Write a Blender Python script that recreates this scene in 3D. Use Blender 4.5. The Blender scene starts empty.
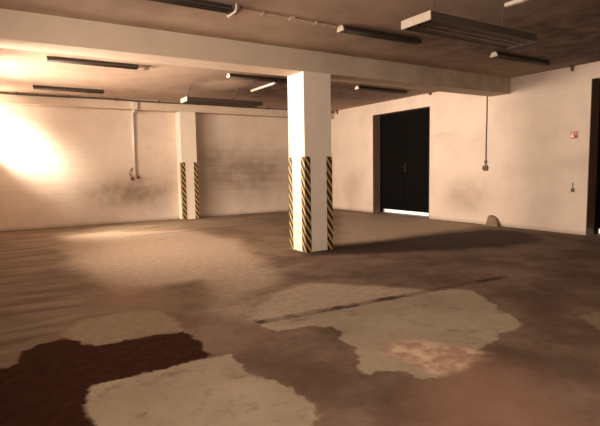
import bpy, bmesh, math, random
import numpy as np
from mathutils import Vector, Matrix
random.seed(4)
C = bpy.context.scene.collection

# ------------------------------------------------------------------ measures
XL, XR = -0.60, 9.943          # left and right wall faces
YB, YF = 14.118, -2.2          # back wall face, wall behind the camera
HC = 3.414                     # ceiling
BY0, BY1, BZ = 6.885, 7.388, 3.061      # deep beam
PX0, PX1, PY0, PY1 = 4.338, 4.897, 6.847, 7.375   # free pillar
CX0, CX1, CY = 4.429, 4.909, 13.707     # pilaster on the back wall
BANDZ = 3.146
EYE = 1.45
F_PX, PITCH, ROLL, YAW = 476.998, 0.0935, -0.0172, 0.5532

cr = Vector((math.cos(YAW), -math.sin(YAW), 0))
cf = Vector((math.sin(YAW)*math.cos(PITCH), math.cos(YAW)*math.cos(PITCH), -math.sin(PITCH)))
cu = cr.cross(cf)
R2 = math.cos(ROLL)*cr + math.sin(ROLL)*cu
U2 = -math.sin(ROLL)*cr + math.cos(ROLL)*cu

def onto(u, v, axis, val):
    """measured photo point -> the place on a wall or the floor"""
    d = cf + R2*((u-300)/F_PX) - U2*((v-213)/F_PX)
    o = Vector((0, 0, EYE))
    return o + d*((val-o[axis])/d[axis])

# ------------------------------------------------------------------ helpers
def lin(r, g, b):
    f = lambda c: (c/255/12.92) if c/255 <= .04045 else ((c/255+.055)/1.055)**2.4
    return (f(r), f(g), f(b), 1)

def box(bm, x0, x1, y0, y1, z0, z1, bevel=0):
    m = Matrix.Translation(((x0+x1)/2, (y0+y1)/2, (z0+z1)/2)) @ Matrix.Diagonal((x1-x0, y1-y0, z1-z0, 1))
    r = bmesh.ops.create_cube(bm, size=1, matrix=m)
    if bevel:
        es = list({e for v in r['verts'] for e in v.link_edges})
        bmesh.ops.bevel(bm, geom=es, offset=bevel, segments=2, affect='EDGES', profile=.5)

def tube(bm, pts, rad, n=10):
    """a round bar through the points"""
    pts = [Vector(p) for p in pts]
    rings = []
    for i, p in enumerate(pts):
        a = pts[max(i-1, 0)]; b = pts[min(i+1, len(pts)-1)]
        d = (b-a).normalized()
        s = d.cross(Vector((0, 0, 1)))
        if s.length < .05: s = d.cross(Vector((1, 0, 0)))
        s.normalize(); t = d.cross(s)
        rings.append([bm.verts.new(p + rad*(math.cos(2*math.pi*k/n)*s + math.sin(2*math.pi*k/n)*t)) for k in range(n)])
    for a, b in zip(rings, rings[1:]):
        for k in range(n):
            bm.faces.new((a[k], a[(k+1) % n], b[(k+1) % n], b[k]))
    bm.faces.new(rings[0]); bm.faces.new(list(reversed(rings[-1])))
    bmesh.ops.recalc_face_normals(bm, faces=bm.faces[:])

def prism(bm, prof, x0, x1):
    """outline in (y, z) pushed along x"""
    a = [bm.verts.new((x0, y, z)) for y, z in prof]
    b = [bm.verts.new((x1, y, z)) for y, z in prof]
    n = len(prof)
    for i in range(n):
        bm.faces.new((a[i], a[(i+1) % n], b[(i+1) % n], b[i]))
    bm.faces.new(a); bm.faces.new(list(reversed(b)))
    bmesh.ops.recalc_face_normals(bm, faces=bm.faces[:])

def obj(name, bm, mat, parent=None, smooth=False):
    me = bpy.data.meshes.new(name); bm.to_mesh(me); bm.free()
    if mat: me.materials.append(mat)
    if smooth:
        for p in me.polygons: p.use_smooth = True
    o = bpy.data.objects.new(name, me); C.objects.link(o)
    if parent: o.parent = parent
    return o

def tag(o, label, cat, group=None, kind=None):
    o['label'] = label; o['category'] = cat
    if group: o['group'] = group
    if kind: o['kind'] = kind
    return o

def thing(name, loc, label, cat, group=None):
    o = bpy.data.objects.new(name, None); C.objects.link(o)
    o.location = loc; o.empty_display_size = .1
    return tag(o, label, cat, group)

def copy_tree(o, parent=None):
    c = o.copy(); C.objects.link(c)
    if parent: c.parent = parent
    for ch in list(o.children): copy_tree(ch, c)
    return c

# ------------------------------------------------------------------ node helpers
class NT:
    def __init__(s, name):
        s.m = bpy.data.materials.new(name); s.m.use_nodes = True
        s.t = s.m.node_tree; s.b = s.t.nodes['Principled BSDF']
    def n(s, kind, **kw):
        x = s.t.nodes.new(kind)
        for k, v in kw.items(): setattr(x, k, v)
        return x
    def put(s, a, b): s.t.links.new(a, b)
    def val(s, sock, v):
        if hasattr(v, 'is_linked') or isinstance(v, bpy.types.NodeSocket): s.put(v, sock)
        else: sock.default_value = v
    def math(s, op, a, b=0., c=None, clamp=False):
        x = s.n('ShaderNodeMath', operation=op); x.use_clamp = clamp
        s.val(x.inputs[0], a); s.val(x.inputs[1], b)
        if c is not None: s.val(x.inputs[2], c)
        return x.outputs[0]
    def mix(s, f, a, b):
        x = s.n('ShaderNodeMix', data_type='RGBA')
        s.val(x.inputs['Factor'], f)
        ia = [i for i in x.inputs if i.type == 'RGBA']
        s.val(ia[0], a); s.val(ia[1], b)
        return [o for o in x.outputs if o.type == 'RGBA'][0]
    def mixf(s, f, a, b):
        return s.math('ADD', s.math('MULTIPLY', a, s.math('SUBTRACT', 1., f)), s.math('MULTIPLY', b, f))
    def step(s, v, lo, hi):
        x = s.n('ShaderNodeMapRange', interpolation_type='SMOOTHSTEP')
        s.val(x.inputs[0], v); x.inputs[1].default_value = lo; x.inputs[2].default_value = hi
        return x.outputs[0]
    def noise(s, scale, detail=6, rough=.6, stretch=(1, 1, 1), off=(0, 0, 0)):
        g = s.n('ShaderNodeNewGeometry')
        mp = s.n('ShaderNodeMapping'); s.put(g.outputs['Position'], mp.inputs[0])
        mp.inputs['Scale'].default_value = stretch; mp.inputs['Location'].default_value = off
        x = s.n('ShaderNodeTexNoise'); s.put(mp.outputs[0], x.inputs['Vector'])
        x.inputs['Scale'].default_value = scale; x.inputs['Detail'].default_value = detail
        x.inputs['Roughness'].default_value = rough
        return x.outputs[0]
    def attr(s, name):
        a = s.n('ShaderNodeAttribute'); a.attribute_name = name
        return a.outputs['Fac']
    def bump(s, h, strength=.3, dist=.01):
        x = s.n('ShaderNodeBump'); x.inputs['Strength'].default_value = strength
        x.inputs['Distance'].default_value = dist
        s.put(h, x.inputs['Height']); s.put(x.outputs[0], s.b.inputs['Normal'])

def plain(name, col, rough=.6, metal=0., var=.12, scale=30):
    t = NT(name)
    dark = tuple(c*(1-var*2.2) for c in col[:3]) + (1,)
    t.put(t.mix(t.step(t.noise(scale), .35, .7), dark, col), t.b.inputs['Base Color'])
    t.b.inputs['Roughness'].default_value = rough; t.b.inputs['Metallic'].default_value = metal
    return t.m

# ------------------------------------------------------------------ materials
def paint_material(name, col, dirt_shade, amount=.5, lines=0.):
    """old white paint: 'soot' is the amount of grime and painted shade stored on the mesh"""
    t = NT(name)
    soot_shade = t.attr('soot_shade')
    n1 = t.noise(1.3, 8, .62); n2 = t.noise(9, 8, .7, off=(3, 1, 2)); n3 = t.noise(55, 4, .6)
    cloud = t.step(n1, .35, .75)
    c = t.mix(t.math('MULTIPLY', cloud, amount*.35), col, dirt_shade)
    sm = t.math('MULTIPLY', soot_shade, t.math('MULTIPLY_ADD', t.noise(3.2, 6, .6, off=(8, 1, 4)), 1.3, .32))
    c = t.mix(t.math('MULTIPLY', sm, 1., clamp=True), c, dirt_shade)
    c = t.mix(t.math('MULTIPLY', t.step(n3, .55, .8), .10), c, dirt_shade)
    h = t.math('ADD', t.math('MULTIPLY', n2, .7), t.math('MULTIPLY', n3, .3))
    if lines:
        # courses of blocks that show through the paint
        g = t.n('ShaderNodeNewGeometry'); sp = t.n('ShaderNodeSeparateXYZ'); t.put(g.outputs['Position'], sp.inputs[0])
        fr = t.math('FRACT', t.math('MULTIPLY', sp.outputs[2], 1/.24))
        jt = t.math('SUBTRACT', 1., t.step(t.math('ABSOLUTE', t.math('SUBTRACT', fr, .5)), .0, .14))
        msk = t.math('MULTIPLY', jt, t.attr('course'))
        c = t.mix(t.math('MULTIPLY', msk, lines), c, dirt_shade)
        h = t.math('SUBTRACT', h, t.math('MULTIPLY', jt, .3))
    t.put(c, t.b.inputs['Base Color']); t.b.inputs['Roughness'].default_value = .82
    t.bump(h, .25, .02)
    return t.m

WALL = (.72, .605, .50, 1); GRIME_SHADE = (.20, .135, .085, 1)
m_wall = paint_material('dirty_white_paint', WALL, GRIME_SHADE, .5, .3)
m_white = paint_material('pillar_white_paint', (.76, .66, .55, 1), GRIME_SHADE, .35)
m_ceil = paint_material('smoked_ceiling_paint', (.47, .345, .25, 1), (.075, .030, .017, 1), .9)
m_beam = paint_material('beam_paint', (.66, .54, .42, 1), GRIME_SHADE, .5)
m_dark = plain('dark_jamb_paint', (.16, .085, .05, 1), .7)
m_brown = plain('brown_jamb_paint', (.20, .125, .075, 1), .75)
m_black = plain('black_door_paint', (.005, .0045, .004, 1), .8)
m_black.node_tree.nodes['Principled BSDF'].inputs['Specular IOR Level'].default_value = .06
m_steel = plain('dull_handle_steel', (.022, .02, .019, 1), .6, .3)
m_fix = plain('dark_fitting_metal', (.060, .045, .034, 1), .5, .2)
m_cap = plain('white_fitting_cap', (.58, .49, .39, 1), .5, var=.03)
m_tubeglass = plain('unlit_lamp_glass', (.40, .36, .30, 1), .25)
m_louvre = plain('dull_louvre_metal', (.10, .055, .04, 1), .35, .5)
m_pvc = plain('white_plastic_pipe', (.74, .66, .56, 1), .45)
m_greyplastic = plain('grey_plastic', (.17, .12, .09, 1), .5)
m_cable = plain('brown_cable', (.10, .06, .04, 1), .6)
m_out = plain('bright_yard_concrete', (.85, .83, .80, 1), .9, var=.03)
m_red = plain('red_sign_enamel', (.55, .09, .055, 1), .4)
m_signw = plain('white_sign_print', (.95, .80, .70, 1), .5, var=.0)
m_chunk = plain('brown_mortar', (.26, .18, .12, 1), .9, var=.15)
m_wood = plain('grey_window_wood', (.35, .30, .25, 1), .6)

def hazard():
    t = NT('black_and_yellow_stripes')
    g = t.n('ShaderNodeNewGeometry'); sp = t.n('ShaderNodeSeparateXYZ'); t.put(g.outputs['Position'], sp.inputs[0])
    u = t.math('SUBTRACT', sp.outputs[0], sp.outputs[1])
    v = t.math('MULTIPLY_ADD', u, 1.5, sp.outputs[2])
    fr = t.math('FRACT', t.math('MULTIPLY', v, 1/.163))
    blk = t.step(t.math('ABSOLUTE', t.math('SUBTRACT', fr, .5)), 0.275, .315)
    yel = t.mix(t.step(t.noise(18), .4, .75), (.50, .33, .11, 1), (.33, .20, .07, 1))
    t.put(t.mix(blk, (.012, .008, .006, 1), yel), t.b.inputs['Base Color'])
    t.b.inputs['Roughness'].default_value = .5
    return t.m
m_haz = hazard()

# ------------------------------------------------------------------ grime maps on walls, with some shade painted in
def grid_face(name, mat, axis, val, a0, a1, b0, b1, na, nb, flip=False, holes=()):
    """a gridded sheet: axis 0 -> x=val over (y,z); axis 1 -> y=val over (x,z); axis 2 -> z=val over (x,y)"""
    A = np.linspace(a0, a1, na+1) if not isinstance(na, np.ndarray) else na
    B = np.linspace(b0, b1, nb+1) if not isinstance(nb, np.ndarray) else nb
    AA, BB = np.meshgrid(A, B, indexing='ij')
    V = np.zeros(AA.shape + (3,))
    ia, ib = [(1, 2), (0, 2), (0, 1)][axis]
    V[..., axis] = val; V[..., ia] = AA; V[..., ib] = BB
    n0, n1 = AA.shape
    idx = np.arange(n0*n1).reshape(n0, n1)
    q = np.stack([idx[:-1, :-1], idx[1:, :-1], idx[1:, 1:], idx[:-1, 1:]], -1).reshape(-1, 4)
    if holes:
        ca = ((A[:-1]+A[1:])/2)[:, None] + 0*B[None, :-1]; cb = ((B[:-1]+B[1:])/2)[None, :] + 0*A[:-1, None]
        keep = np.ones(ca.shape, bool)
        for h in holes: keep &= ~((ca > h[0]) & (ca < h[1]) & (cb > h[2]) & (cb < h[3]))
        q = q[keep.reshape(-1)]
    if flip: q = q[:, ::-1]
    me = bpy.data.meshes.new(name)
    me.from_pydata(V.reshape(-1, 3).tolist(), [], q.tolist())
    me.materials.append(mat); me.update()
    o = bpy.data.objects.new(name, me); C.objects.link(o)
    return o, V.reshape(-1, 3)

def put_attr(o, name, arr):
    a = o.data.attributes.new(name, 'FLOAT', 'POINT')
    a.data.foreach_set('value', np.asarray(arr, dtype=np.float32))

def blob(P, c, r, k=1., soft=.6):
    """soft-edged spot of radius r=(ra,rb) about c on the sheet"""
    d = np.sqrt(((P[:, 0]-c[0])/r[0])**2 + ((P[:, 1]-c[1])/r[1])**2)
    return k*np.clip((1+soft-d)/(2*soft), 0, 1)**1.5

def add_solid(name, boxes, mat, label, cat):
    bm = bmesh.new()
    for b in boxes: box(bm, *b)
    o = obj(name, bm, mat)
    put_attr(o, 'soot_shade', np.zeros(len(o.data.vertices)))
    return tag(o, label, cat, kind='structure')

def thicken(o, t):
    md = o.modifiers.new('thickness', 'SOLIDIFY'); md.thickness = t; md.offset = -1
    md.use_even_offset = False

def cuts(lo, hi, step, extra=()):
    s = sorted(set([round(lo, 4), round(hi, 4)] + [round(e, 4) for e in extra if lo < e < hi]))
    out = []
    for a, b in zip(s, s[1:]):
        k = max(1, int(math.ceil((b-a)/step))); out += [a+(b-a)*i/k for i in range(k)]
    return np.array(out + [s[-1]])

# back wall
o, V = grid_face('wall_back', m_wall, 1, YB, XL-.4, XR+.5, 0, HC, 110, 36)
P = V[:, [0, 2]]
s = blob(P, (2.2, .85), (.6, .40), .36, .8) + blob(P, (3.45, .85), (.85, .45), .52, .8) + blob(P, (2.9, .75), (1.7, .7), .3, .8)
s += blob(P, (6.4, 1.3), (1.6, .85), .52) + blob(P, (5.6, 1.9), (.5, .3), .2) + blob(P, (7.9, 1.3), (.9, .7), .25)
s += np.clip((.10-P[:, 1])/.10, 0, 1)*.5 + .10*(P[:, 0] > 4.9)
put_attr(o, 'soot_shade', np.clip(s, 0, .95)); put_attr(o, 'course', blob(P, (6.6, 1.35), (1.9, .75), 1, .5)); thicken(o, .3)
tag(o, 'dirty white painted back wall with a sooty smear low down', 'wall', kind='structure')

# right wall with two deep door openings
D1 = (9.30, 11.66, -.01, 3.062); D2 = (2.60, 5.10, -.01, 3.10)
WA = cuts(YF-.4, YB+.3, .14, (D1[0], D1[1], D2[0], D2[1])); WB = cuts(0, HC, .10, (D1[3], D2[3]))
o, V = grid_face('wall_right', m_wall, 0, XR, 0, 0, 0, 0, WA, WB, flip=True, holes=(D1, D2))
P = V[:, [1, 2]]
s = blob(P, (12.7, .75), (.5, .6), .28) + blob(P, (8.0, .70), (.65, .48), .34, .5) + blob(P, (8.5, .6), (.8, .55), .15, .8)
s += blob(P, (8.8, 2.25), (.5, .04), .22) + blob(P, (5.4, 1.45), (.35, .15), .2) + np.clip((.10-P[:, 1])/.10, 0, 1)*.5
put_attr(o, 'soot_shade', np.clip(s, 0, .9))
md = o.modifiers.new('thickness', 'SOLIDIFY'); md.thickness = .5; md.offset = -1; md.use_even_offset = False
tag(o, 'dirty white painted right wall with two deep black doorways', 'wall', kind='structure')
WR = o

# ceiling
o, V = grid_face('ceiling', m_ceil, 2, HC, XL-.4, XR+.5, YF-.4, YB+.3, 60, 90, flip=True)
P = V[:, :2]
s = .16 + blob(P, (6.8, 5.2), (2.2, 1.0), .30) + blob(P, (8.6, 3.4), (3.3, 2.7), .9) + blob(P, (7.5, 10.2), (2.6, 2.6), .42)  # front right also darkened to paint in the weaker light there
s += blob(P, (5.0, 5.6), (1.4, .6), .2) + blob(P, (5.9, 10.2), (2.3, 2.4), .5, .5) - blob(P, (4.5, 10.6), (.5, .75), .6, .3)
s -= blob(P, (.5, 10), (2, 3.5), .25, .9)  # paler at left: glow of the window light painted in
put_attr(o, 'soot_shade', np.clip(s, 0, .9)); thicken(o, .3)
tag(o, 'smoke stained plaster ceiling over the garage', 'ceiling', kind='structure')

# wall behind the camera
FILL_GAP = (.2, 4.2, .7, 2.7)  # opening added to let fill light in from behind
add_solid('wall_front', [(XL-.4, FILL_GAP[0], YF-.4, YF, 0, HC), (FILL_GAP[1], XR+.5, YF-.4, YF, 0, HC), (FILL_GAP[0], FILL_GAP[1], YF-.4, YF, 0, FILL_GAP[2]), (FILL_GAP[0], FILL_GAP[1], YF-.4, YF, FILL_GAP[3], HC)],
          m_wall, 'white painted wall behind the viewer with an added opening for fill light', 'wall')

# left wall: piers, sill wall and lintel around four daylight windows
WIN = [(-1.2, 1.4, 1.95, 3.10), (2.3, 5.7, 1.95, 3.10), (7.35, 9.0, 1.5, 3.0), (9.6, 11.6, 2.10, 3.25), (12.95, 13.9, 2.48, 3.25)]
bx = []
yy = YF
for w in WIN:
    bx.append((XL-.35, XL, yy, w[0], 0, HC)); yy = w[1]
    bx.append((XL-.35, XL, w[0], w[1], 0, w[2])); bx.append((XL-.35, XL, w[0], w[1], w[3], HC))
bx.append((XL-.35, XL, yy, YB, 0, HC))
add_solid('wall_left', bx, m_wall, 'white painted left wall with a row of high windows', 'wall')
WLAB = ['timber framed window in the left wall, next to the viewer', 'timber framed window in the left wall, in front of the deep beam', 'timber framed window in the left wall, right behind the deep beam',
        'timber framed window in the left wall, between the deep beam and the back wall', 'narrow timber framed window in the left wall, next to the back wall']
for i, (a, b, c, d) in enumerate(WIN):
    bm = bmesh.new(); t = .06; x0, x1 = XL-.30, XL-.22
    box(bm, x0, x1, a, b, c, c+t); box(bm, x0, x1, a, b, d-t, d)
    box(bm, x0, x1, a, a+t, c+t, d-t); box(bm, x0, x1, b-t, b, c+t, d-t)
    k = max(1, int((b-a)/1.3))
    for j in range(1, k):
        y = a + (b-a)*j/k; box(bm, x0+.01, x1-.01, y-.02, y+.02, c+t, d-t)
    tag(obj('window_%d' % (i+1), bm, m_wood), WLAB[i], 'window', kind='structure')

# deep ceiling beam, with the band over the back wall
def soot_shade_box(name, b, nseg, mat, fn, label, cat):
    x0, x1, y0, y1, z0, z1 = b
    bm = bmesh.new()
    for k in range(nseg): box(bm, x0+(x1-x0)*k/nseg, x0+(x1-x0)*(k+1)/nseg, y0, y1, z0, z1)
    bmesh.ops.remove_doubles(bm, verts=bm.verts[:], dist=1e-4)
    mids = [f for f in bm.faces if all(len(e.link_faces) > 2 for e in f.edges)]
    bmesh.ops.delete(bm, geom=mids, context='FACES_ONLY')
    o = obj(name, bm, mat)
    put_attr(o, 'soot_shade', [fn(v.co) for v in o.data.vertices])
    return tag(o, label, cat, kind='structure')
soot_shade_box('ceiling_beam', (XL, XR, BY0, BY1, BZ, HC), 30, m_beam, lambda p: .1+.5*min(max((p.x-2.5)/6, 0), 1), 'deep white painted concrete beam crossing the ceiling over the free pillar', 'beam')  # darkens to the right: fading light painted over the grime
soot_shade_box('band_beam', (XL, XR, CY, YB, BANDZ, HC), 30, m_beam, lambda p: .1, 'shallow white band beam along the top of the back wall', 'beam')

# ------------------------------------------------------------------ floor
def sdf(P, poly):
    """signed distance (m), positive inside"""
    poly = np.array(poly); n = len(poly)
    d = np.full(len(P), 1e9); ins = np.zeros(len(P), bool)
    for i in range(n):
        a = poly[i]; b = poly[(i+1) % n]; e = b-a
        w = P-a
        t = np.clip((w@e)/max(e@e, 1e-12), 0, 1)
        q = w-t[:, None]*e
        d = np.minimum(d, np.hypot(q[:, 0], q[:, 1]))
        c = ((a[1] > P[:, 1]) != (b[1] > P[:, 1]))
        with np.errstate(divide='ignore', invalid='ignore'):
            xx = e[0]*(P[:, 1]-a[1])/(e[1] if e[1] else 1e-12)+a[0]
        ins ^= c & (P[:, 0] < xx)
    return np.where(ins, d, -d)

def fpoly(pts): return [tuple(onto(u, v, 2, 0))[:2] for u, v in pts]

GREY = [  # worn pale cement screed, sharp edges
 [(87, 387), (103, 381), (140, 372), (170, 365), (200, 359), (230, 355), (238, 361.5), (247, 371.5), (258, 377), (272, 380), (293, 389), (302, 396), (313, 403), (317, 414), (313, 426), (306, 445), (95, 452), (94, 426), (85, 413), (82.5, 405), (85, 397)],
 [(262, 322), (300, 315), (350, 306), (400, 297), (450, 289), (470, 290), (484, 297), (500, 309), (515, 318), (522, 325), (513, 331), (499, 333), (498, 339), (484, 347), (471, 352), (455, 368), (441, 378), (423, 380), (402, 371), (374, 371), (369, 377), (356, 368), (358, 355), (354, 348), (340, 340), (342, 333), (333, 327), (310, 326), (277, 331), (262, 328), (255, 320), (253, 317)],
]
DRAG = [[(-40, 236), (60, 238), (95, 262), (105, 300), (80, 345), (0, 368), (-80, 380)], [(-20, 232), (300, 213), (300, 221), (-20, 242)]]
HAZE = [[(250, 318), (262, 297), (285, 287), (310, 283), (350, 284), (390, 287), (420, 289), (440, 292), (350, 309), (262, 326)]]
SLAB = [[(95, 346), (60, 335), (80, 320), (125, 312), (160, 311), (172, 317), (184, 331), (157, 334), (127, 340), (117, 343)],
        [(578, 316), (600, 312), (640, 318), (640, 334), (600, 330)]]
DARK = [
 [(-90, 405), (0, 368), (12, 367), (17, 362), (22, 352), (37, 345), (63, 338), (78, 342), (93, 346), (117, 343), (127, 340), (157, 335), (183, 332), (192, 336), (202, 343), (206, 350), (214, 357), (200, 360), (170, 367), (140, 374), (103, 383), (88, 388), (87, 398), (85, 405), (88, 414), (96, 426), (100, 470), (-90, 470)]]
PINK = [[(378, 352), (398, 341), (427, 339), (445, 343), (462, 346), (480, 353), (475, 360), (458, 366), (443, 378), (425, 372), (406, 360)]]
CREAM_LIT = [[(60, 236), (110, 232), (190, 230), (235, 240), (255, 256), (267, 265), (282, 277), (270, 288), (240, 298), (223, 306), (215, 300), (222, 286), (200, 281), (170, 284), (130, 292), (105, 284), (70, 262)],
         [(338, 211), (372, 213.5), (430, 218.5), (484, 226), (430, 233), (372, 241), (342, 244)],  # floor lit past the pillar, painted paler
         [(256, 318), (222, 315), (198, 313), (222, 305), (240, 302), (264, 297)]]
MID = [[(255, 256), (287, 251), (333, 247), (400, 240), (490, 229), (585, 237), (700, 250), (700, 460), (313, 460), (318, 414), (300, 394), (258, 377), (232, 355), (205, 345), (190, 337), (184, 331), (172, 317), (205, 310), (225, 313), (253, 317), (262, 298), (282, 278), (267, 265)]]
SHADOW_BAND = [[(330, 247), (372, 243), (430, 235), (487, 229.5), (520, 231), (545, 240), (500, 247), (440, 250), (390, 253), (340, 255), (300, 256)]]
RUDDY = [[(100, 294), (128, 287), (166, 289), (162, 303), (125, 307), (102, 304)],  # lighter reddish zones of the floor
        [(425, 385), (445, 366), (480, 360), (520, 368), (548, 388), (565, 440), (420, 440)]]

FX = cuts(XL-.4, XR+.5, .055); FY = np.concatenate([cuts(YF-.4, 1, .3)[:-1], cuts(1, 6.5, .045)[:-1], cuts(6.5, YB+.3, .11)])
o, V = grid_face('floor', None, 2, 0, 0, 0, 0, 0, FX, FY)
FP = V[:, :2]
def field(polys): return np.max([sdf(FP, fpoly(p)) for p in polys], axis=0)
for nm, pl in dict(grey=GREY, haze=HAZE, drag=DRAG, slab=SLAB, coat=DARK, salmon=PINK, cream_lit=CREAM_LIT, mid=MID, shadow_band=SHADOW_BAND, ruddy=RUDDY).items():
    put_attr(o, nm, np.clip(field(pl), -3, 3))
# the joint: distance to its centre line, and where it runs
a = onto(263, 321.5, 2, 0); b = onto(504, 277, 2, 0)
e = np.array([b.x-a.x, b.y-a.y]); L = np.linalg.norm(e); e /= L
w = FP-np.array([a.x, a.y]); tt = w@e; pr = np.abs(w@np.array([-e[1], e[0]]))
put_attr(o, 'joint', np.maximum(pr, np.maximum(-tt, tt-L)))
JT = (a.x, a.y, e[0], e[1])
a = onto(128, 237, 2, 0); b = onto(236, 226.5, 2, 0)
e = np.array([b.x-a.x, b.y-a.y]); L = np.linalg.norm(e); e /= L
w = FP-np.array([a.x, a.y]); tt = w@e; pr = np.abs(w@np.array([-e[1], e[0]]))
put_attr(o, 'scratch', np.maximum(pr, np.maximum(-tt, tt-L)))

def floor_material():
    t = NT('worn_garage_floor')
    streak = t.noise(1.6, 7, .62, stretch=(.45, 2.6, 1)); cloud = t.noise(1.1, 8, .62, off=(5, 2, 0))
    fine = t.noise(11, 8, .68); grit = t.noise(70, 5, .6)
    edge = t.math('MULTIPLY_ADD', t.noise(8, 10, .70, off=(1, 7, 0)), .20, -.10)      # ragged rims
    wide = t.math('MULTIPLY_ADD', t.noise(2.2, 8, .65, off=(9, 3, 0)), .9, -.45)
    def hard(nm, w=.02): return t.step(t.math('ADD', t.attr(nm), edge), -w, w)
    def soft(nm, w, k=1.): return t.step(t.math('MULTIPLY_ADD', wide, k, t.attr(nm)), -w, w)
    drag = soft('drag', .5, .6)
    # base: bare olive brown screed with drag marks
    c = t.mix(t.mixf(drag, t.step(cloud, .25, .8), t.step(streak, .36, .66)), (.115, .074, .045, 1), (.220, .160, .104, 1))
    c = t.mix(t.math('MULTIPLY', t.step(cloud, .5, .72), .35), c, (.13, .05, .028, 1))
    # warm pale zone, partly window light painted into the floor
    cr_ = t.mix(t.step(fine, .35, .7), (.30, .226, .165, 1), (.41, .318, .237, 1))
    # brown worn coating
    md = t.mix(t.step(cloud, .35, .68), (.092, .055, .037, 1), (.195, .132, .095, 1))
    md = t.mix(t.math('MULTIPLY', t.step(fine, .45, .75), .3), md, (.06, .026, .015, 1))
    c = t.mix(t.math('MULTIPLY', soft('mid', .12, .35), .95), c, md)
    c = t.mix(t.math('MULTIPLY', soft('cream_lit', .26, .75), .85), c, cr_)
    c = t.mix(t.math('MULTIPLY', soft('ruddy', .25, .5), .6), c, (.26, .145, .095, 1))
    # stain band with the pillar's cast shadow painted in
    c = t.mix(t.math('MULTIPLY', soft('shadow_band', .14, .3), .9), c, (.030, .014, .009, 1))
    # pale slab by the dark coat, grey screed
    sl = t.mix(t.step(fine, .3, .7), (.20, .15, .09, 1), (.27, .21, .135, 1))
    c = t.mix(t.math('MULTIPLY', hard('slab', .03), .75), c, sl)
    gr = t.mix(t.step(cloud, .3, .7), (.26, .21, .15, 1), (.36, .295, .21, 1))
    gr = t.mix(t.math('MULTIPLY', t.step(fine, .52, .72), .35), gr, (.15, .10, .06, 1))
    spots = t.math('MULTIPLY', t.step(t.noise(3.1, 8, .7, off=(4, 4, 0)), .53, .70), .6)
    gr = t.mix(spots, gr, (.11, .06, .036, 1))
    c = t.mix(t.math('MULTIPLY', t.step(t.math('MULTIPLY_ADD', wide, .5, t.attr('haze')), -.08, .12), .9), c, t.mix(t.step(fine, .35, .7), (.33, .26, .19, 1), (.43, .345, .26, 1)))
    c = t.mix(hard('grey', .018), c, gr)
    # fresh salmon patch
    pk = t.mix(t.step(t.noise(4.5, 8, .66, off=(7, 7, 0)), .42, .62), (.33, .20, .14, 1), (.56, .42, .30, 1))
    c = t.mix(t.math('MULTIPLY', t.step(t.math('ADD', t.math('MULTIPLY', wide, .45), t.attr('salmon')), -.08, .06), .9), c, pk)
    # dark glossy coat
    dk = t.mix(t.step(fine, .35, .75), (.028, .0105, .006, 1), (.048, .019, .010, 1))
    k = hard('coat', .02)
    c = t.mix(k, c, dk)
    # joint with oily marks
    jn = t.math('SUBTRACT', 1., t.step(t.math('ADD', t.attr('joint'), t.math('MULTIPLY', edge, .6)), .035, .085))
    jm = t.math('MULTIPLY', jn, t.math('MULTIPLY_ADD', t.step(t.noise(2.8, 3, .5, off=(2, 0, 0)), .46, .58), .55, .38))
    c = t.mix(jm, c, (.035, .017, .011, 1))
    sc = t.math('SUBTRACT', 1., t.step(t.math('ADD', t.attr('scratch'), t.math('MULTIPLY', wide, .25)), .03, .12))
    c = t.mix(t.math('MULTIPLY', sc, .45), c, (.05, .03, .02, 1))
    c = t.mix(t.math('MULTIPLY', t.step(grit, .5, .75), .16), c, (.05, .03, .02, 1))
    t.put(c, t.b.inputs['Base Color'])
    ro = t.math('MULTIPLY_ADD', k, .0, .75)
    ro = t.math('MULTIPLY_ADD', fine, .15, ro)
    t.put(ro, t.b.inputs['Roughness']); t.put(t.math('MULTIPLY_ADD', k, -.18, .2), t.b.inputs['Specular IOR Level'])
    h = t.math('ADD', t.math('MULTIPLY', fine, .5), t.math('MULTIPLY', grit, .25))
    h = t.math('ADD', h, t.math('MULTIPLY', hard('grey', .018), .6))
    h = t.math('SUBTRACT', h, t.math('MULTIPLY', jn, .6))
    t.bump(h, .25, .01)
    return t.m
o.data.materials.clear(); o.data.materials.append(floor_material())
thicken(o, .3)
tag(o, 'worn brown garage floor with peeled coating and pale cement patches', 'floor', kind='structure')
# threshold slabs inside the deep doorways and the bright yard outside
bm = bmesh.new()
for d in (D1, D2): box(bm, XR+.5, XR+5.0, d[0]-3, d[1]+2.0, -.3, -.002)
tag(obj('yard_ground', bm, m_out), 'sunlit pale concrete yard outside the black doors', 'ground', kind='structure')

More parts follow.
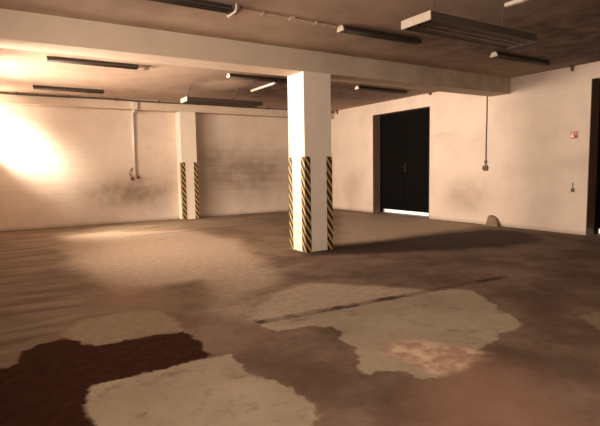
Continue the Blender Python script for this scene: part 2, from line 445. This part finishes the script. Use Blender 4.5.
# ------------------------------------------------------------------ doors
def door(n, d, label, seam_handle):
    y0, y1, z1 = d[0], d[1], d[3]
    x = XR+.30
    rt = bpy.data.objects.new('door_%d' % n, None); C.objects.link(rt); rt.location = (x, (y0+y1)/2, 0)
    tag(rt, label, 'door', kind='structure')
    L = lambda bm, nm, m, p: obj(nm, bm, m, p)
    off = Vector((-x, -(y0+y1)/2, 0))
    def make(nm, boxes, m, parent, bev=0.004):
        bm = bmesh.new()
        for b in boxes: box(bm, *b, bevel=bev)
        bmesh.ops.translate(bm, verts=bm.verts[:], vec=off)
        return obj(nm, bm, m, parent)
    f = .05
    make('door_frame', [(x-.01, x+.10, y0+.003, y0+f, 0, z1-.003), (x-.01, x+.10, y1-f, y1-.003, 0, z1-.003), (x-.01, x+.10, y0+f, y1-f, z1-f, z1-.003)], m_black, rt)
    ym = (y0+y1)/2
    for k, (a, b) in enumerate(((y0+f+.004, ym-.004), (ym+.004, y1-f-.004))):
        leaf = make('door_leaf', [(x+.01, x+.06, a, b, .115, z1-f-.004)], m_black, rt)
        make('door_panel', [(x-.004, x+.010, a+.12, b-.12, .30, 1.35), (x-.004, x+.010, a+.12, b-.12, 1.55, z1-.25)], m_black, leaf, .003)
        if k == seam_handle:
            h = make('door_handle', [(x-.012, x+.010, ym+.03, ym+.08, 1.28, 1.54)] , m_steel, leaf, .003)
            bm = bmesh.new()
            tube(bm, [(x-.01, ym+.055, 1.43), (x-.06, ym+.055, 1.43), (x-.065, ym+.085, 1.43), (x-.065, ym+.17, 1.425)], .011)
            bmesh.ops.translate(bm, verts=bm.verts[:], vec=off)
            obj('handle_lever', bm, m_steel, leaf)
    return rt
door(1, D1, 'tall black double door in the deep recess at the middle of the right wall', 1)
door(2, D2, 'tall black double door at the right edge, in the dark jambed recess', 1)
# dark lining of the right edge doorway
bm = bmesh.new()
box(bm, XR-.012, XR+.29, D2[1]-.012, D2[1]+.0, 0, D2[3]); box(bm, XR-.012, XR+.29, D2[0], D2[1]-.012, D2[3]-.012, D2[3])
box(bm, XR-.012, XR+.29, D2[0], D2[0]+.012, 0, D2[3]-.012)
tag(obj('trim_2', bm, m_dark), 'dark brown lining of the doorway at the right edge', 'trim', kind='structure')

bm = bmesh.new()
box(bm, XR-.006, XR+.285, D1[1]-.012, D1[1], 0, D1[3]); box(bm, XR-.006, XR+.285, D1[0], D1[1]-.012, D1[3]-.012, D1[3])
box(bm, XR-.006, XR+.285, D1[0], D1[0]+.012, 0, D1[3]-.012)
tag(obj('trim_1', bm, m_brown), 'brown lining of the recessed middle doorway', 'trim', kind='structure')

# ------------------------------------------------------------------ pillars with hazard guards
def painted(name, b, parent, mat):
    bm = bmesh.new(); box(bm, *b, bevel=.008); o = obj(name, bm, mat, parent)
    put_attr(o, 'soot_shade', np.zeros(len(o.data.vertices))); return o
def guard(parent, org, cx, cy, sx, sy, h, w=.112, t=.007):
    """angle strip hugging a corner; (sx, sy) point into the pillar"""
    bm = bmesh.new()
    pts = [(-t*sx, -t*sy), (w*sx, -t*sy), (w*sx, 0), (0, 0), (0, w*sy), (-t*sx, w*sy)]
    a = [bm.verts.new((cx+px-org[0], cy+py-org[1], .004)) for px, py in pts]
    c = [bm.verts.new((cx+px-org[0], cy+py-org[1], h)) for px, py in pts]
    n = len(pts)
    for i in range(n): bm.faces.new((a[i], a[(i+1) % n], c[(i+1) % n], c[i]))
    bm.faces.new(a); bm.faces.new(c)
    bmesh.ops.recalc_face_normals(bm, faces=bm.faces[:])
    o = obj('corner_guard', bm, m_haz, parent); o['label'] = 'black and yellow striped corner guard'
    return o
org = ((PX0+PX1)/2, (PY0+PY1)/2, 0)
pil = thing('pillar', org, 'square white free-standing pillar with striped corners in the middle of the floor', 'pillar')
painted('shaft', (PX0-org[0], PX1-org[0], PY0-org[1], PY1-org[1], .001, BZ-.001), pil, m_white)
for (x, y, sx, sy) in ((PX0, PY0, 1, 1), (PX1, PY0, -1, 1), (PX0, PY1, 1, -1), (PX1, PY1, -1, -1)): guard(pil, org, x, y, sx, sy, 1.645)
org = ((CX0+CX1)/2, CY, 0)
pla = thing('pilaster', org, 'white pilaster with striped corners standing against the back wall', 'pilaster')
painted('shaft', (CX0-org[0], CX1-org[0], 0, YB-CY-.001, .001, BANDZ-.001), pla, m_white)
for (x, sx) in ((CX0, 1), (CX1, -1)): guard(pla, org, x, CY, sx, 1, 1.68)

# ------------------------------------------------------------------ lamps
def batten():
    r = thing('batten_light', (0, 0, 0), '', 'light')
    bm = bmesh.new()   # trough-shaped body hung tight to the ceiling, z measured down from it
    prism(bm, [(-.035, 0), (.035, 0), (.07, -.045), (.07, -.062), (.055, -.062), (.03, -.035), (-.03, -.035), (-.055, -.062), (-.07, -.062), (-.07, -.045)], .02, 1.50)
    obj('housing', bm, m_fix, r)
    bm = bmesh.new()
    box(bm, .1, 1.42, -.05, .05, -.012, -.0005)
    obj('mounting_plate', bm, m_fix, r)
    for x0, x1 in ((0, .02), (1.50, 1.52)):
        bm = bmesh.new(); prism(bm, [(-.037, 0), (.037, 0), (.071, -.045), (.071, -.078), (-.071, -.078), (-.071, -.045)], x0, x1)
        obj('end_cap', bm, m_cap if x0 == 0 else m_fix, r)
    for y in (-.032, .032):
        bm = bmesh.new(); tube(bm, [(.02, y, -.066), (1.50, y, -.066)], .016, 12)
        obj('lamp_tube', bm, m_fix, r, True)
    return r
base = batten()
LP = [(.73, 9.30, 'long batten light close behind the deep beam, at far left of the ceiling'),
      (.67, 12.5, 'long batten light near the back wall, at far left of the ceiling'),
      (4.06, 9.30, 'batten light partly hidden behind the pillar top, beyond the deep beam'),
      (7.42, 9.30, 'small far batten light on the ceiling above the black door'),
      (.93, 5.50, 'batten light cut by the top edge of the photo, left of the others'),
      (4.10, 5.50, 'dark batten light with white end in front of the beam, left of the louvred light'),
      (7.42, 5.48, 'dark batten light behind and right of the louvred light')]
for i, (x, y, lb) in enumerate(LP):
    o = base if i == 0 else copy_tree(base)
    o.location = (x, y, HC); o['label'] = lb; o['group'] = 'batten lights on the ceiling'
    if x > 7: o.scale = (1.06, 1, 1)

def louvred(loc, label, lean, rad):
    r = thing('hanging_louvre_light', loc, label, 'light', 'hanging louvred lights')
    Lx, W, H = 1.95, .44, .09
    def mk(nm, boxes, m, par, bev=0.):
        bm = bmesh.new()
        for b in boxes: box(bm, *b, bevel=bev)
        return obj(nm, bm, m, par)
    # z = 0 is the underside
    h = mk('housing', [(.012, Lx-.012, 0, .012, 0, H), (.012, Lx-.012, W-.012, W, 0, H), (.012, Lx-.012, .012, W-.012, H-.012, H)], m_fix, r)
    mk('end_plate', [(0, .012, -.002, W+.002, -.004, H+.002)], m_cap, r)['label'] = 'white end plate'
    mk('end_plate', [(Lx-.012, Lx, -.002, W+.002, -.004, H+.002)], m_fix, r)
    for y in (.012+.10, .22, W-.112):
        bm = bmesh.new(); tube(bm, [(.03, y, .055), (Lx-.03, y, .055)], .013, 12); obj('lamp_tube', bm, m_tubeglass, r, True)
    bm = bmesh.new()
    k = 34
    for i in range(k): x = .05+(Lx-.1)*i/(k-1); box(bm, x-.002, x+.002, .014, W-.014, .004, .035)
    for y in (.165, .275): box(bm, .014, Lx-.014, y-.006, y+.006, .002, .037)
    obj('louvre', bm, m_louvre, r)
    for x, dx in ((.13, lean*.6), (1.34, lean)):
        bm = bmesh.new(); tube(bm, [(x+.03-dx, .10, H), (x, .06, HC-loc[2]-.002)], rad, 8); w = obj('suspension_wire', bm, m_cable, r)
    return r
louvred((4.02, 3.77, 3.03), 'large hanging louvred light with white end plate, nearest to the viewer', 0, .009)
louvred((3.66, 10.76, 3.03), 'far hanging louvred light in front of the back wall, over the pilaster', .2, .016)

# white cable ducts from the hanging points towards the viewer
for x, y0, y1, lb in ((5.36, 2.5, 3.80, 'white cable duct on the ceiling above the nearest louvred light'),
                      (5.395, 9.72, 10.93, 'white cable duct on the ceiling by the far louvred light')):
    bm = bmesh.new(); box(bm, x-.03, x+.03, y0, y1, HC-.045, HC-.001, .004)
    for y in (y0+.2, (y0+y1)/2, y1-.2): box(bm, x-.034, x+.034, y-.012, y+.012, HC-.049, HC-.001)
    tag(obj('cable_duct', bm, m_pvc), lb, 'cable duct', 'white cable ducts on the ceiling')

# junction by the first near lamp, the ceiling conduit and the small block by the far left lamp
bm = bmesh.new(); box(bm, 2.46, 2.56, 5.43, 5.57, HC-.075, HC-.001, .01); 
bm2 = bmesh.new(); box(bm2, 2.455, 2.60, 5.44, 5.56, HC-.006, HC-.0005)
jb = tag(obj('junction_box', bm, m_greyplastic), 'dark junction box at the end of the lamp cut by the top edge', 'junction box')
obj('mounting_plate', bm2, m_greyplastic, jb)
bm = bmesh.new(); tube(bm, [(2.47, 5.36, HC-.01), (2.475, 5.36, HC-.06), (2.475, 5.40, HC-.09), (2.475, 5.62, HC-.09), (2.475, 5.63, HC-.01)], .012); obj('clamp', bm, m_pvc, jb)
bm = bmesh.new(); tube(bm, [(2.605, 5.5, HC-.02), (4.06, 5.53, HC-.02)], .016)
for x in (2.9, 3.3, 3.7): box(bm, x-.01, x+.01, 5.475, 5.55, HC-.04, HC-.001)
cd = tag(obj('conduit', bm, m_ceil), 'thin conduit along the ceiling between the two near batten lights', 'conduit')
bm = bmesh.new(); box(bm, 3.3, 3.36, 5.47, 5.56, HC-.03, HC-.0005); obj('mounting_saddle', bm, m_ceil, cd)
bm = bmesh.new(); box(bm, 2.34, 2.45, 9.24, 9.36, HC-.07, HC-.001, .008)
o = tag(obj('junction_box', bm, m_greyplastic), 'small dark junction box beyond the far left batten light', 'junction box')
bm2 = bmesh.new(); box(bm2, 2.335, 2.48, 9.25, 9.35, HC-.006, HC-.0005); obj('mounting_plate', bm2, m_greyplastic, o)
bm = bmesh.new(); tube(bm, [(2.25, 9.30, HC-.03), (2.34, 9.30, HC-.03)], .02); obj('gland', bm, m_cap, o)

# pipe at the top of the band
bm = bmesh.new(); xs = np.linspace(XL+.01, XR-.01, 28)
tube(bm, [(float(x), CY-.035, HC-.045-.006*math.sin(x*2.1)) for x in xs], .022)
pp = tag(obj('cable_pipe', bm, m_cable, smooth=True), 'dark brown pipe running along the band above the back wall', 'pipe')
for x in np.arange(.4, 9.6, 1.15):
    bm = bmesh.new(); box(bm, x-.012, x+.012, CY-.06, CY, HC-.075, HC-.001); obj('clip', bm, m_cable, pp)

# conduit drop on the back wall with its boxes
x0 = 3.17
rt = thing('wall_conduit', (x0, YB, 1.2), 'white plastic conduit running down the back wall left of the pilaster', 'conduit')
bm = bmesh.new()
tube(bm, [(.02, -.045, .13), (.03, -.045, 1.86), (.03, -.07, 1.90), (.025, -.20, 1.91), (-.003, -.41, 1.91)], .042, 14)
obj('pipe', bm, m_pvc, rt, True)
bm = bmesh.new(); box(bm, -.083, .077, CY-YB-.075, CY-YB, 1.93, 2.13, .01); obj('top_box', bm, m_pvc, rt)
def socket(parent, x, z, s=1.):
    bm = bmesh.new(); box(bm, x-.045*s, x+.045*s, -.06, 0, z-.045*s, z+.045*s, .012); o = obj('outlet', bm, m_greyplastic, parent)
    bm = bmesh.new(); tube(bm, [(x, -.06, z), (x, -.075, z)], .028*s, 16); obj('outlet_face', bm, m_cable, o)
    return o
socket(rt, -.06, .03); socket(rt, .10, .07)
bm = bmesh.new(); tube(bm, [(-.06, -.03, .08), (-.13, -.03, .16), (-.11, -.03, .27), (-.04, -.03, .33)], .016); obj('flex', bm, m_greyplastic, rt, True)

# cable drop with a round socket on the right wall
y0 = 7.49
rt = thing('wall_socket', (XR, y0, 1.38), 'small round wall socket at the end of a thin cable on the right wall', 'socket')
bm = bmesh.new(); tube(bm, [(-.012, -.0, .03), (-.012, .005, .6), (-.012, -.004, 1.2), (-.012, .0, 2.03)], .013); obj('cable', bm, m_cable, rt)
bm = bmesh.new(); tube(bm, [(0, 0, 0), (-.05, 0, 0), (-.06, 0, 0)], .07, 20); k = obj('socket_body', bm, m_greyplastic, rt)
bm = bmesh.new(); tube(bm, [(-.06, 0, 0), (-.068, 0, 0)], .045, 20); obj('socket_face', bm, m_cable, k)
bm = bmesh.new(); box(bm, -.045, 0, -.03, .03, .11, .19, .008); obj('cable_clip', bm, m_greyplastic, rt)

# switch with a short cable
rt = thing('wall_switch', (XR, 5.395, .91), 'tiny brown switch low on the right wall beside the edge doorway', 'switch')
bm = bmesh.new(); box(bm, -.035, 0, -.028, .028, -.04, .03, .006); k = obj('switch_body', bm, m_greyplastic, rt)
bm = bmesh.new(); box(bm, -.042, -.035, -.012, .012, -.022, .012, .002); obj('rocker', bm, m_cable, k)
bm = bmesh.new(); tube(bm, [(-.01, 0, .03), (-.01, 0, .15)], .008); obj('cable', bm, m_greyplastic, rt)

# red fire sign
rt = thing('fire_sign', (XR, 5.40, 2.03), 'small red square fire sign on the right wall near the edge doorway', 'sign')
bm = bmesh.new(); box(bm, -.012, 0, -.072, .072, -.072, .072, .004); obj('plate', bm, m_red, rt)
bm = bmesh.new()   # flame mark, left half (towards the back wall)
fl = [(.055, -.05), (.015, -.05), (.012, -.02), (.028, .01), (.03, .06), (.045, .03), (.058, .0), (.062, -.03)]
a = [bm.verts.new((-.0145, y, z)) for y, z in fl]; b = [bm.verts.new((-.012, y, z)) for y, z in fl]
for i in range(len(fl)): bm.faces.new((a[i], a[(i+1) % len(fl)], b[(i+1) % len(fl)], b[i]))
bm.faces.new(a); bm.faces.new(b); bmesh.ops.recalc_face_normals(bm, faces=bm.faces[:])
obj('flame_mark', bm, m_signw, rt)
bm = bmesh.new(); box(bm, -.0145, -.012, -.055, -.010, -.055, -.01); obj('dark_mark', bm, m_dark, rt)

# little ceiling brackets along the right wall
for y, zt, lb in ((5.48, .10, 'small dark ceiling bracket on the right wall near the edge doorway'), (9.27, .06, 'small dark ceiling bracket above the corner of the middle black door'),
              (13.5, .12, 'small dark bracket in the far corner beside the pillar')):
    bm = bmesh.new(); box(bm, XR-.05, XR-.001, y-.018, y+.018, HC-zt, HC-.001, .004); box(bm, XR-.07, XR-.001, y-.03, y+.03, HC-.03, HC-.001)
    tag(obj('ceiling_bracket', bm, m_cable), lb, 'bracket', 'small brackets on the right wall')

# the lump at the foot of the right wall
bm = bmesh.new()
pr = [(y-.07, z) for y, z in ((7.43, 0), (7.43, .235), (7.40, .25), (7.33, .245), (7.25, .215), (7.19, .16), (7.15, .08), (7.12, 0))]
a = [bm.verts.new((XR-.002, y, max(z, .001))) for y, z in pr]
b = [bm.verts.new((XR-.06-.10*(1-z/.25), y-.01*(y < 7.3), max(z-.01*(z > .1), .001))) for y, z in pr]
for i in range(len(pr)): bm.faces.new((a[i], a[(i+1) % len(pr)], b[(i+1) % len(pr)], b[i]))
bm.faces.new(a); bm.faces.new(b); bmesh.ops.recalc_face_normals(bm, faces=bm.faces[:])
tag(obj('mortar_lump', bm, m_chunk), 'rounded brown lump of mortar at the foot of the right wall below the socket', 'rubble')

# ------------------------------------------------------------------ light
WARM = (1.0, .79, .63)
def window_light(i, power, col=WARM, spread=180):
    a, b, c, d = WIN[i]
    l = bpy.data.lights.new('daylight_fill', 'AREA'); l.shape = 'RECTANGLE'; l.size = d-c; l.size_y = b-a
    l.energy = power; l.color = col; l.spread = math.radians(spread)
    o = bpy.data.objects.new('daylight_fill', l); C.objects.link(o)
    o.location = (XL-.10, (a+b)/2, (c+d)/2); o.rotation_euler = (0, -math.pi/2, 0)
    return o
window_light(0, 85); window_light(1, 60); window_light(3, 190, spread=110); window_light(4, 55)
window_light(2, 185, spread=110)
fl = window_light(0, 60); fl.location = ((FILL_GAP[0]+FILL_GAP[1])/2, YF-.12, (FILL_GAP[2]+FILL_GAP[3])/2); fl.rotation_euler = (math.pi/2, 0, 0); fl.data.size = FILL_GAP[1]-FILL_GAP[0]; fl.data.size_y = FILL_GAP[3]-FILL_GAP[2]  # added fill lamp in the opening behind the camera
# bright daylight thrown down through the window next to the back wall
l = bpy.data.lights.new('bright_daylight', 'AREA'); l.shape = 'DISK'; l.size = 3.0; l.energy = 2000; l.color = (1, .86, .70); l.spread = math.radians(60)
so = bpy.data.objects.new('bright_daylight', l); C.objects.link(so)
sd = Vector((1, .75, -.74)).normalized()
so.location = Vector((XL-.15, 13.3, 2.84)) - sd*4.5
so.rotation_euler = sd.to_track_quat('-Z', 'Y').to_euler()
w = bpy.data.worlds.new('overcast'); bpy.context.scene.world = w; w.use_nodes = True
w.node_tree.nodes['Background'].inputs[0].default_value = (1, .93, .84, 1)
w.node_tree.nodes['Background'].inputs[1].default_value = 2.5

# ------------------------------------------------------------------ camera
cam = bpy.data.cameras.new('camera'); co = bpy.data.objects.new('camera', cam); C.objects.link(co)
M = Matrix((R2, U2, -cf)).transposed().to_4x4(); M.translation = (0, 0, EYE); co.matrix_world = M
cam.sensor_width = 36; cam.lens = F_PX/600*36; cam.clip_start = .02
sc = bpy.context.scene; sc.camera = co
sc.view_settings.view_transform = 'Standard'; sc.view_settings.look = 'None'
sc.view_settings.gamma = 1; sc.view_settings.exposure = .22; sc.view_settings.use_curve_mapping = False
